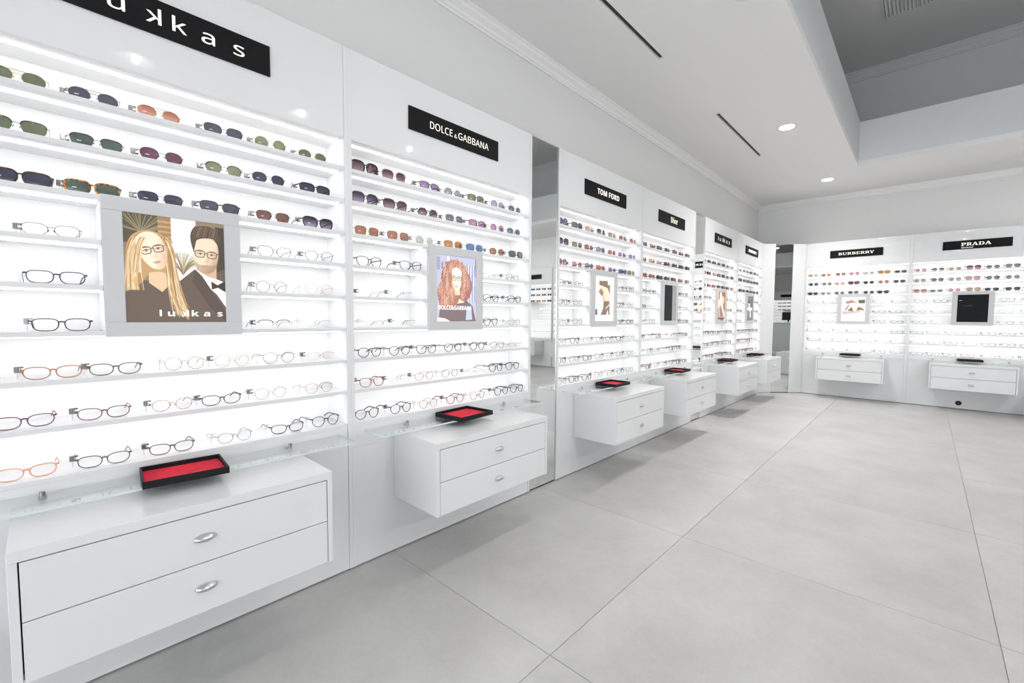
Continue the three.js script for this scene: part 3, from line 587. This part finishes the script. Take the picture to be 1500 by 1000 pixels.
    strokes(g, 3, (i) => { g.moveTo(130 + i * 8, 180); g.lineTo(60 + i * 12, 310); }, '#8f7b73', 9);
    poly(g, [[110, 320], [190, 220], [226, 330]], '#84716a'); poly(g, [[280, 320], [310, 220], [400, 260], [430, 330], [380, 300]], '#8d7666'); poly(g, [[0, 330], [150, 330], [420, 318], [300, 370], [40, 400]], '#c7b3b6');
    g.fillStyle = '#fde6ee'; g.fillRect(0, 480, w, 76);
  },
  night(g, w, h) {
    g.fillStyle = '#1c2024'; g.fillRect(0, 0, w, h); for (let i = 0; i < 200; i++) { g.fillStyle = i % 2 ? '#22262b' : '#181b1f'; g.fillRect(rnd() * w, rnd() * h, 26, 6); }
    g.fillStyle = '#c3c8cc'; g.fillRect(24, 108, 42, 14); g.strokeStyle = '#8a9096'; g.lineWidth = 5; g.beginPath(); g.moveTo(80, 226); g.quadraticCurveTo(150, 236, 220, 222); g.stroke();
  },
};

// ---------------------------------------------------------------- the bays
const at = (us, specs) => specs.map((s, i) => [us[i], s]).filter((c) => c[1]);
const even = Array.from({ length: 7 }, (_, i) => 0.106 + i * 0.1795), side4 = [0.125, 0.325, 0.965, 1.165];
const pickEye = ['panto m none dark', 'round m none gun', 'oval m none brown', 'slim t none black', 'panto t none brown', 'rect t none dark', 'round m none copper', 'cat t none red', 'panto t none havana', 'oval m none gold', 'wayfarer t none navy', 'slim m none dark'];
const pickFaint = ['oval n none pink', 'panto m none clear', 'slim n none silver', 'round m none rose', 'oval n none gun', 'panto m none dark'];
const eyeRows = (faint, W = 1.3) => [0, 1, 2, 3, 4, 5].map((r) => {
  const us = (r < 3 ? side4 : even).map((u) => u * W / 1.3 + jit(0.012));
  return us.map((u, k) => [u, (rnd() < (typeof faint === 'function' ? faint(r, k) : faint) ? pickFaint : pickEye)[Math.floor(rnd() * (rnd() < 2 ? 6 : 6)) % 12] ?? pickEye[k]]).map(([u, s], k) => [u, s]);
});
const sunRows = (rows, W = 1.3) => rows.map((r) => r.map((s, i) => [even[i] * W / 1.3 + jit(0.008), s]).filter((c) => c[1]));

const bay0 = [
  at([0.283, 0.45, 0.618, 0.817, 0.984, 1.157], ['oval d green gold', 'oval d slate gun', 'oval d gorange gold', 'cat m slate gun', 'round m olive gold', 'oval m green gold']),
  at([0.276, 0.453, 0.622, 0.813, 0.973, 1.163], ['wayfarer h green havana', 'wayfarer h forest havana', 'panto m plum gun', 'panto h olive havana', 'panto m navy navy', 'rect a navy black']),
  at([0.278, 0.437, 0.615, 0.796, 0.987, 1.177], ['rect a navy havana', 'rect a forest amber', 'wayfarer m navy gun', 'wayfarer t slate havana', 'wayfarer m brown brown', 'cat a gplum black']),
  at([0.338, 0.991, 1.176], ['slim m none havana', 'cat m none dark', 'panto m none brown']),
  at([0.345, 0.975, 1.173], ['rect t none dark', 'round m none brown', 'panto m none pink']),
  at([0.351, 0.983, 1.163], ['rect t none havana', 'slim h none dark', 'panto n none clear']),
  at([0.14, 0.327, 0.475, 0.667, 0.822, 0.999, 1.179], ['slim t none brown', 'slim t none copper', 'slim t none brown', 'round m none amber', 'round m none gold', 'panto t none clear', 'oval m none pink']),
  at([0.26, 0.442, 0.628, 0.784, 0.962, 1.167], ['slim t none plum', 'slim t none plum', 'oval m none amber', 'slim t none dark', 'panto m none clear', 'panto m none copper']),
  at([0.259, 0.437, 0.622, 0.826, 1.028, 1.196], ['slim t none coral', 'slim t none olive', 'slim t none brown', 'oval m none brown', 'slim t none dark', 'panto t none dark']),
];
const bay1 = [
  at([0.106, 0.267, 0.486, 0.651, 0.833, 1.014, 1.177], ['butterfly a gbrown black', 'butterfly h gbrown rose', 'wayfarer t violet dark', 'hexagon m smoke gun', 'square t olive dark', 'round m lilac dark', 'panto n grey gun']),
  at([0.104, 0.274, 0.474, 0.664, 0.842, 1.009, 1.168], ['butterfly t gplum dark', 'butterfly t gbrown brown', 'hexagon t gbrown dark', 'square n grey gun', 'wayfarer t pink brown', 'round n pink gun', 'panto n teal gun']),
  at([0.114, 0.287, 0.453, 0.651, 0.823, 1.007, 1.193], ['square m copper dark', 'square m copper dark', 'round n pale silver', 'square m amber brown', 'pilot m blue navy', 'panto m copper brown', 'pilot m grey black']),
  at([0.124, 0.363, 0.977, 1.161], ['cat t none dark', 'cat t none dark', 'oval n none gun', 'oval m none gun']),
  at([0.139, 0.309, 0.96, 1.176], ['oval n none pink', 'panto n none dark', 'wayfarer t none black', 'wayfarer t none black']),
  at([0.15, 0.328, 0.961, 1.177], ['oval n none rose', 'panto n none gun', 'panto t none black', 'oval m none silver']),
  at([0.123, 0.294, 0.464, 0.655, 0.841, 1.02, 1.189], ['panto t none dark', 'panto t none dark', 'cat t none dark', 'panto t none dark', 'round t none dark', 'round m none brown', 'slim n none brown']),
  at([0.131, 0.29, 0.447, 0.629, 0.822, 1.008, 1.164], ['wayfarer t none red', 'oval n none gold', 'panto m none copper', 'panto m none brown', 'slim n none rose', 'round t none black', 'panto t none black']),
  at([0.105, 0.295, 0.476, 0.668, 0.848, 1.06, 1.209], ['panto t none dark', 'panto t none navy', 'panto m none copper', 'panto t none red', 'panto m none red', 'panto t none dark', 'panto t none dark']),
];
const bay2 = [...sunRows([
  ['butterfly a teal black', 'square a grey black', 'square m peach brown', 'butterfly n gplum gun', 'square m sand olive', 'panto m copper brown', 'panto m copper brown'],
  ['butterfly t gplum black', 'square m sand brown', 'square m copper brown', 'round t lilac dark', 'panto m orange brown', 'round n violet gun', 'square n violet gun'],
  ['round a rose black', 'square n rose gold', 'round t smoke navy', 'cat t orange red', 'square n violet gun', 'wayfarer t blue navy', 'square m sand olive']]), ...eyeRows(0.25)];
const bay3 = [...sunRows([
  ['square t black dark', 'round m orange brown', 'square t grey black', 'round t slate dark', 'square t brown brown', 'round m plum brown', 'round t slate black'],
  ['round m slate dark', 'square n peach gold', 'square n peach rose', 'square t plum dark', 'round t brown black', 'square t grey black', 'square t black black'],
  ['square t orange red', 'round t copper red', 'square t black dark', 'round t black dark', 'square t plum dark', 'square m copper brown', 'square m copper brown']]), ...eyeRows(0.25)];
const bay4 = [...sunRows([
  ['round t slate dark', 'square t black dark', 'round t plum plum', 'round t plum dark', 'square t black black', 'round m grey dark', 'oval m smoke gun'],
  ['round t black dark', 'square t plum dark', 'round m rose rose', 'round t orange brown', 'square t black dark', 'panto m brown brown', 'panto t black dark'],
  ['cat t plum dark', 'round m copper brown', 'square m orange red', 'round t brown brown', 'square t plum dark', 'panto t brown brown', 'panto m copper brown']]), ...eyeRows(0.2)];
const bay5 = [...sunRows([
  ['square t black dark', 'oval m brown gold', 'round m orange brown', 'round m copper brown', 'round t slate dark', 'square t plum dark', 'slim m grey black'],
  ['square a black black', 'square a black dark', 'round t plum brown', 'square a brown black', 'round t plum red', 'square a slate black', 'square a black black'],
  ['wayfarer t black black', 'round t slate dark', 'square t black dark', 'square t plum black', 'round t black dark', 'panto t brown dark', 'square t black black']]), ...eyeRows(0.15)];
const bay6 = [...sunRows([
  ['round n peach gold', 'oval m orange gold', 'round m copper copper', 'round m rose rose', 'oval n pale silver', 'wayfarer a amber amber', 'rect h slate gun'],
  ['round m slate gun', 'round m olive gold', 'oval m peach rose', 'cat a plum havana', 'panto n black gun', 'round m copper gold', 'wayfarer m slate dark'],
  ['wayfarer t black dark', 'panto m sand brown', 'round m grey gun', 'round t ggrey dark', 'panto n black gun', 'wayfarer t black black']], 1.28), ...eyeRows((r, k) => (k * (r < 3 ? 1.8 : 1) > 3.2 ? 0.1 : 0.95), 1.28)];
const bay7 = [...sunRows([
  ['round m rose rose', 'panto n ggrey gold', 'panto n sand gold', 'butterfly t grose rose', 'panto m grey gun', 'pilot m grey gun', 'wayfarer t black black'],
  ['round m sand olive', 'round t grey dark', 'round m smoke gun', 'butterfly t rose copper', 'round t grey black', 'round m grey dark', 'round t black black'],
  ['cat t gorange brown', 'slim n ggrey silver', 'round m rose rose', 'butterfly m sand brown', 'wayfarer n black plum', 'wayfarer m black plum', 'round t black black']], 1.28), ...eyeRows(0.12, 1.28)];

const T90 = Math.PI / 2;
const bays = [
  [XL, 0.3, T90, 1.3, bay0, true, 'couple poster bay', 'white lit display bay with the poster of a blonde woman and a man', 'wide', 'couple', 'poster of a blonde woman and a dark-haired man wearing glasses', 0.62, 0.45],
  [XL, -1.0, T90, 1.3, bay1, true, 'curly-haired woman poster bay', 'white lit display bay with the poster of a curly-haired woman', 'duo', 'curls', 'poster of a curly-haired woman in glasses and dark top', 0.62, 0.5],
  [XL, -2.6, T90, 1.3, bay2, false, 'sepia poster bay', 'white lit display bay with the white-bordered sepia poster', 'tom', 'sepia', 'white-bordered sepia poster of a figure in jeans', 0.62, 0.5],
  [XL, -3.9, T90, 1.3, bay3, false, 'half-black poster bay', 'white lit display bay with the half-black poster between sepia bay and mirror', 'dior', 'half', 'poster that is black with one pale grey strip', 0.62, 0.12],
  [XL, -5.5, T90, 1.3, bay4, false, 'warm beige poster bay', 'white lit display bay with the warm beige and orange poster', 'wide', 'warm', 'warm beige and orange poster of two figures', 0.62, 0.45],
  [XL, -6.8, T90, 1.3, bay5, false, 'black-and-white poster bay', 'white lit display bay with the black-and-white poster, next to the diagonal corner', 'block', 'mono', 'black-and-white poster with a pale figure', 0.62, 0.4],
  [-1.465, ZB, 0, 1.28, bay6, false, 'pale pink poster bay', 'white lit display bay with the pale pink poster on the end wall', 'burb', 'sketch', 'pale pink poster of figures on the end wall', 0.64, 0.55],
  [-0.185, ZB, 0, 1.28, bay7, false, 'dark navy poster bay', 'white lit display bay with the dark navy poster on the end wall', 'prada', 'night', 'almost black navy poster on the end wall', 0.64, 0.05],
];
const signLook = ['black sign with wide white lettering, above the couple poster bay', 'black sign with long white lettering in capitals, above the curly-haired woman poster bay', 'black sign with bold white capitals above the sepia poster bay', 'black sign with short white serif lettering above the half-black poster bay',
  'black sign with wide white lettering above the warm beige poster bay', 'black sign with a white block of lettering, above the black-and-white poster bay', 'black sign with white slab capitals above the pale pink poster bay', 'black sign with white serif capitals and small script, above the dark navy poster bay'];
bays.forEach(([x, z, turn, W, cells, near, word, label, sign, poster, posterLabel, trayU, glow], i) => {
  const unit = makeBay(label, x, z, turn, W, cells, near, word, turn === 0);
  makeSign(signLook[i], x, z, turn, W, SIGNS[sign]);
  makePoster(posterLabel, x, z, turn, W, POSTERS[poster], glow);
  makeDrawers(`under the ${word}`, x, z, turn, W, turn ? -0.02 : 0.012);
  makeGlass(`under the ${word}`, x, z, turn, W);
  if (i === 0) makeTray('on the glass under the couple poster bay', x, z, turn, 0.63, -0.083, 0.235, 0.19);
  else if (i === 1) makeTray('on the glass under the curly-haired woman poster bay', x, z, turn, 0.61, 0.08, 0.25, 0.205);
  else makeTray(`on the glass under the ${word}`, x, z, turn, trayU, jit(0.06));
  if (i === 7) {
    const g = mesh('cable_grommet', new THREE.LatheGeometry([[0.012, 0.001], [0.015, 0.004], [0.028, 0.004], [0.032, 0.001]].map((p) => new THREE.Vector2(...p)), 28).rotateX(T90), M.black, unit); g.position.set(0.377 + 0.185, 0.082, 0);
    const d = mesh('grommet_plug', new THREE.CylinderGeometry(0.014, 0.014, 0.004, 20).rotateX(T90), M.dark, unit); d.position.set(0.377 + 0.185, 0.082, 0.002);
  }
});
makeMirror('tall mirror strip between the curly-haired woman and sepia poster bays', XL, -2.302, T90, 0.296);
makeMirror('tall mirror strip between the half-black and warm beige poster bays', XL, -5.202, T90, 0.296);
{
  // the diagonal corner with its mirror
  const A = [XL, -8.1], B = [-1.465, ZB], len = Math.hypot(B[0] - A[0], B[1] - A[1]), turn = Math.atan2(A[1] - B[1], B[0] - A[0]);
  const c = thing('corner_mirror', 'tall mirror in white panels set diagonally across the room corner', 'mirror', [A[0], 0, A[1]], turn);
  mesh('corner_panel', rbox(0.002, 0.205, 0.008, TOP, -0.022, 0, 0.001), M.gloss, c);
  mesh('corner_panel', rbox(0.5, len - 0.002, 0.008, TOP, -0.022, 0, 0.001), M.gloss, c);
  mesh('mirror_pane', span(0.207, 0.498, 0.012, TOP, -0.012, -0.006), M.mirror, c);
  mesh('backing', span(0.206, 0.499, 0, TOP - 0.01, -0.03, -0.0125), M.dark, c);
  mesh('plinth', span(0.05, len - 0.05, 0, 0.03, -0.06, -0.031), M.gloss, c);
}
// bays further along the end wall and across the shop, which the mirrors show
{
  const few = (x0) => [['square t black dark', 'round t black dark', 'square t plum dark', 'round t black black', 'square t brown dark', 'round t black dark'], ['round t black dark', 'square t black dark', 'round t slate dark', 'square t black black', 'round t black dark', 'square t black dark'], ['square t black dark', 'round t rose brown', 'square t orange red', 'round t black dark', 'square t black black', 'round t black dark']]
    .map((r) => r.map((s, i) => [even[i + x0], s]).filter((c) => c[0] !== undefined));
  makeMirror('tall mirror strip beside the dark navy poster bay', 1.1, ZB, 0, 0.3);
  [[1.42, 'white lit display bay next to the end wall mirror strip', 'end wall side bay', 1], [2.74, 'white lit display bay, second past the end wall mirror strip', 'end wall outer bay', 0]].forEach(([x, label, word, k]) => {
    makeBay(label, x, ZB, 0, 1.3, few(k), false, word, true, { clips: false });
    makeSign(`plain black sign above the ${word}`, x, ZB, 0, 1.3, null);
    makeDrawers(`under the ${word}`, x, ZB, 0, 1.3, 0);
    makeGlass(`under the ${word}`, x, ZB, 0, 1.3);
  });
  [[-6.04, 'white lit display bay on the far wall beyond the counter', 'far wall bay'], [-4.72, 'white lit display bay on the far wall, second beyond the counter', 'second far wall bay']].forEach(([z, label, word], i) => {
    makeBay(label, XR - 0.27, z, -T90, 1.3, few(0), false, word, false, { clips: false, strips: 9 });
    makeSign(`plain black sign above the ${word}`, XR - 0.27, z, -T90, 1.3, null);
  });
  // the facing row of lit bays across the aisle, behind and beside the camera
  ['first', 'second', 'third', 'fourth', 'fifth'].forEach((o, i) => {
    const word = `${o} bay of the facing row`;
    makeBay(`white lit display bay, ${o} from the shop front in the facing row`, 5.3, -2.6 + i * 1.3, -T90, 1.3, [], false, word, false, { clips: false, strips: 3, power: 22 });
    makeSign(`plain black sign above the ${word}`, 5.3, -2.6 + i * 1.3, -T90, 1.3, null);
  });
  const c = thing('reception_counter', 'grey glass-fronted reception counter across the shop', 'counter', [7.6, 0, -5.4], -T90);
  const glassGrey = phys({ color: L(0.42, 0.45, 0.44), roughness: 0.25, clearcoat: 0.6 });
  mesh('counter_top', rbox(-1.8, 1.8, 1.08, 1.12, -0.35, 0.35, 0.003), M.gloss, c);
  mesh('counter_body', span(-1.75, 1.75, 0.08, 1.08, -0.3, 0.28), M.gloss, c);
  for (let i = 0; i < 3; i++) mesh('glass_panel', rbox(-1.74 + i * 1.165, -0.585 + i * 1.165, 0.1, 1.07, 0.281, 0.295, 0.002), glassGrey, c);
  mesh('plinth', span(-1.7, 1.7, 0, 0.08, -0.27, 0.24), M.steel, c);
  const m = thing('computer_screen', 'black computer screen standing on the reception counter', 'screen', [7.6, 1.12, -6.42], -T90);
  mesh('screen_panel', rbox(-0.19, 0.19, 0.06, 0.34, -0.012, 0.012, 0.003), M.black, m);
  mesh('stand', [box(0.05, 0.1, 0.015, 0, 0.05, -0.02), box(0.2, 0.008, 0.14, 0, 0.004, -0.01)], M.black, m);
  const b = thing('display_plinth', 'low white display plinth standing near the end wall', 'plinth', [1.36, 0, -7.93]);
  mesh('plinth_body', rbox(-0.3, 0.3, 0.02, 0.46, -0.3, 0.3, 0.003), M.gloss, b);
  mesh('plinth_top', rbox(-0.31, 0.31, 0.46, 0.485, -0.31, 0.31, 0.003), M.gloss, b);
  mesh('plinth_foot', span(-0.27, 0.27, 0, 0.02, -0.27, 0.27), M.gloss, b);
}
renderer.render(scene, camera);
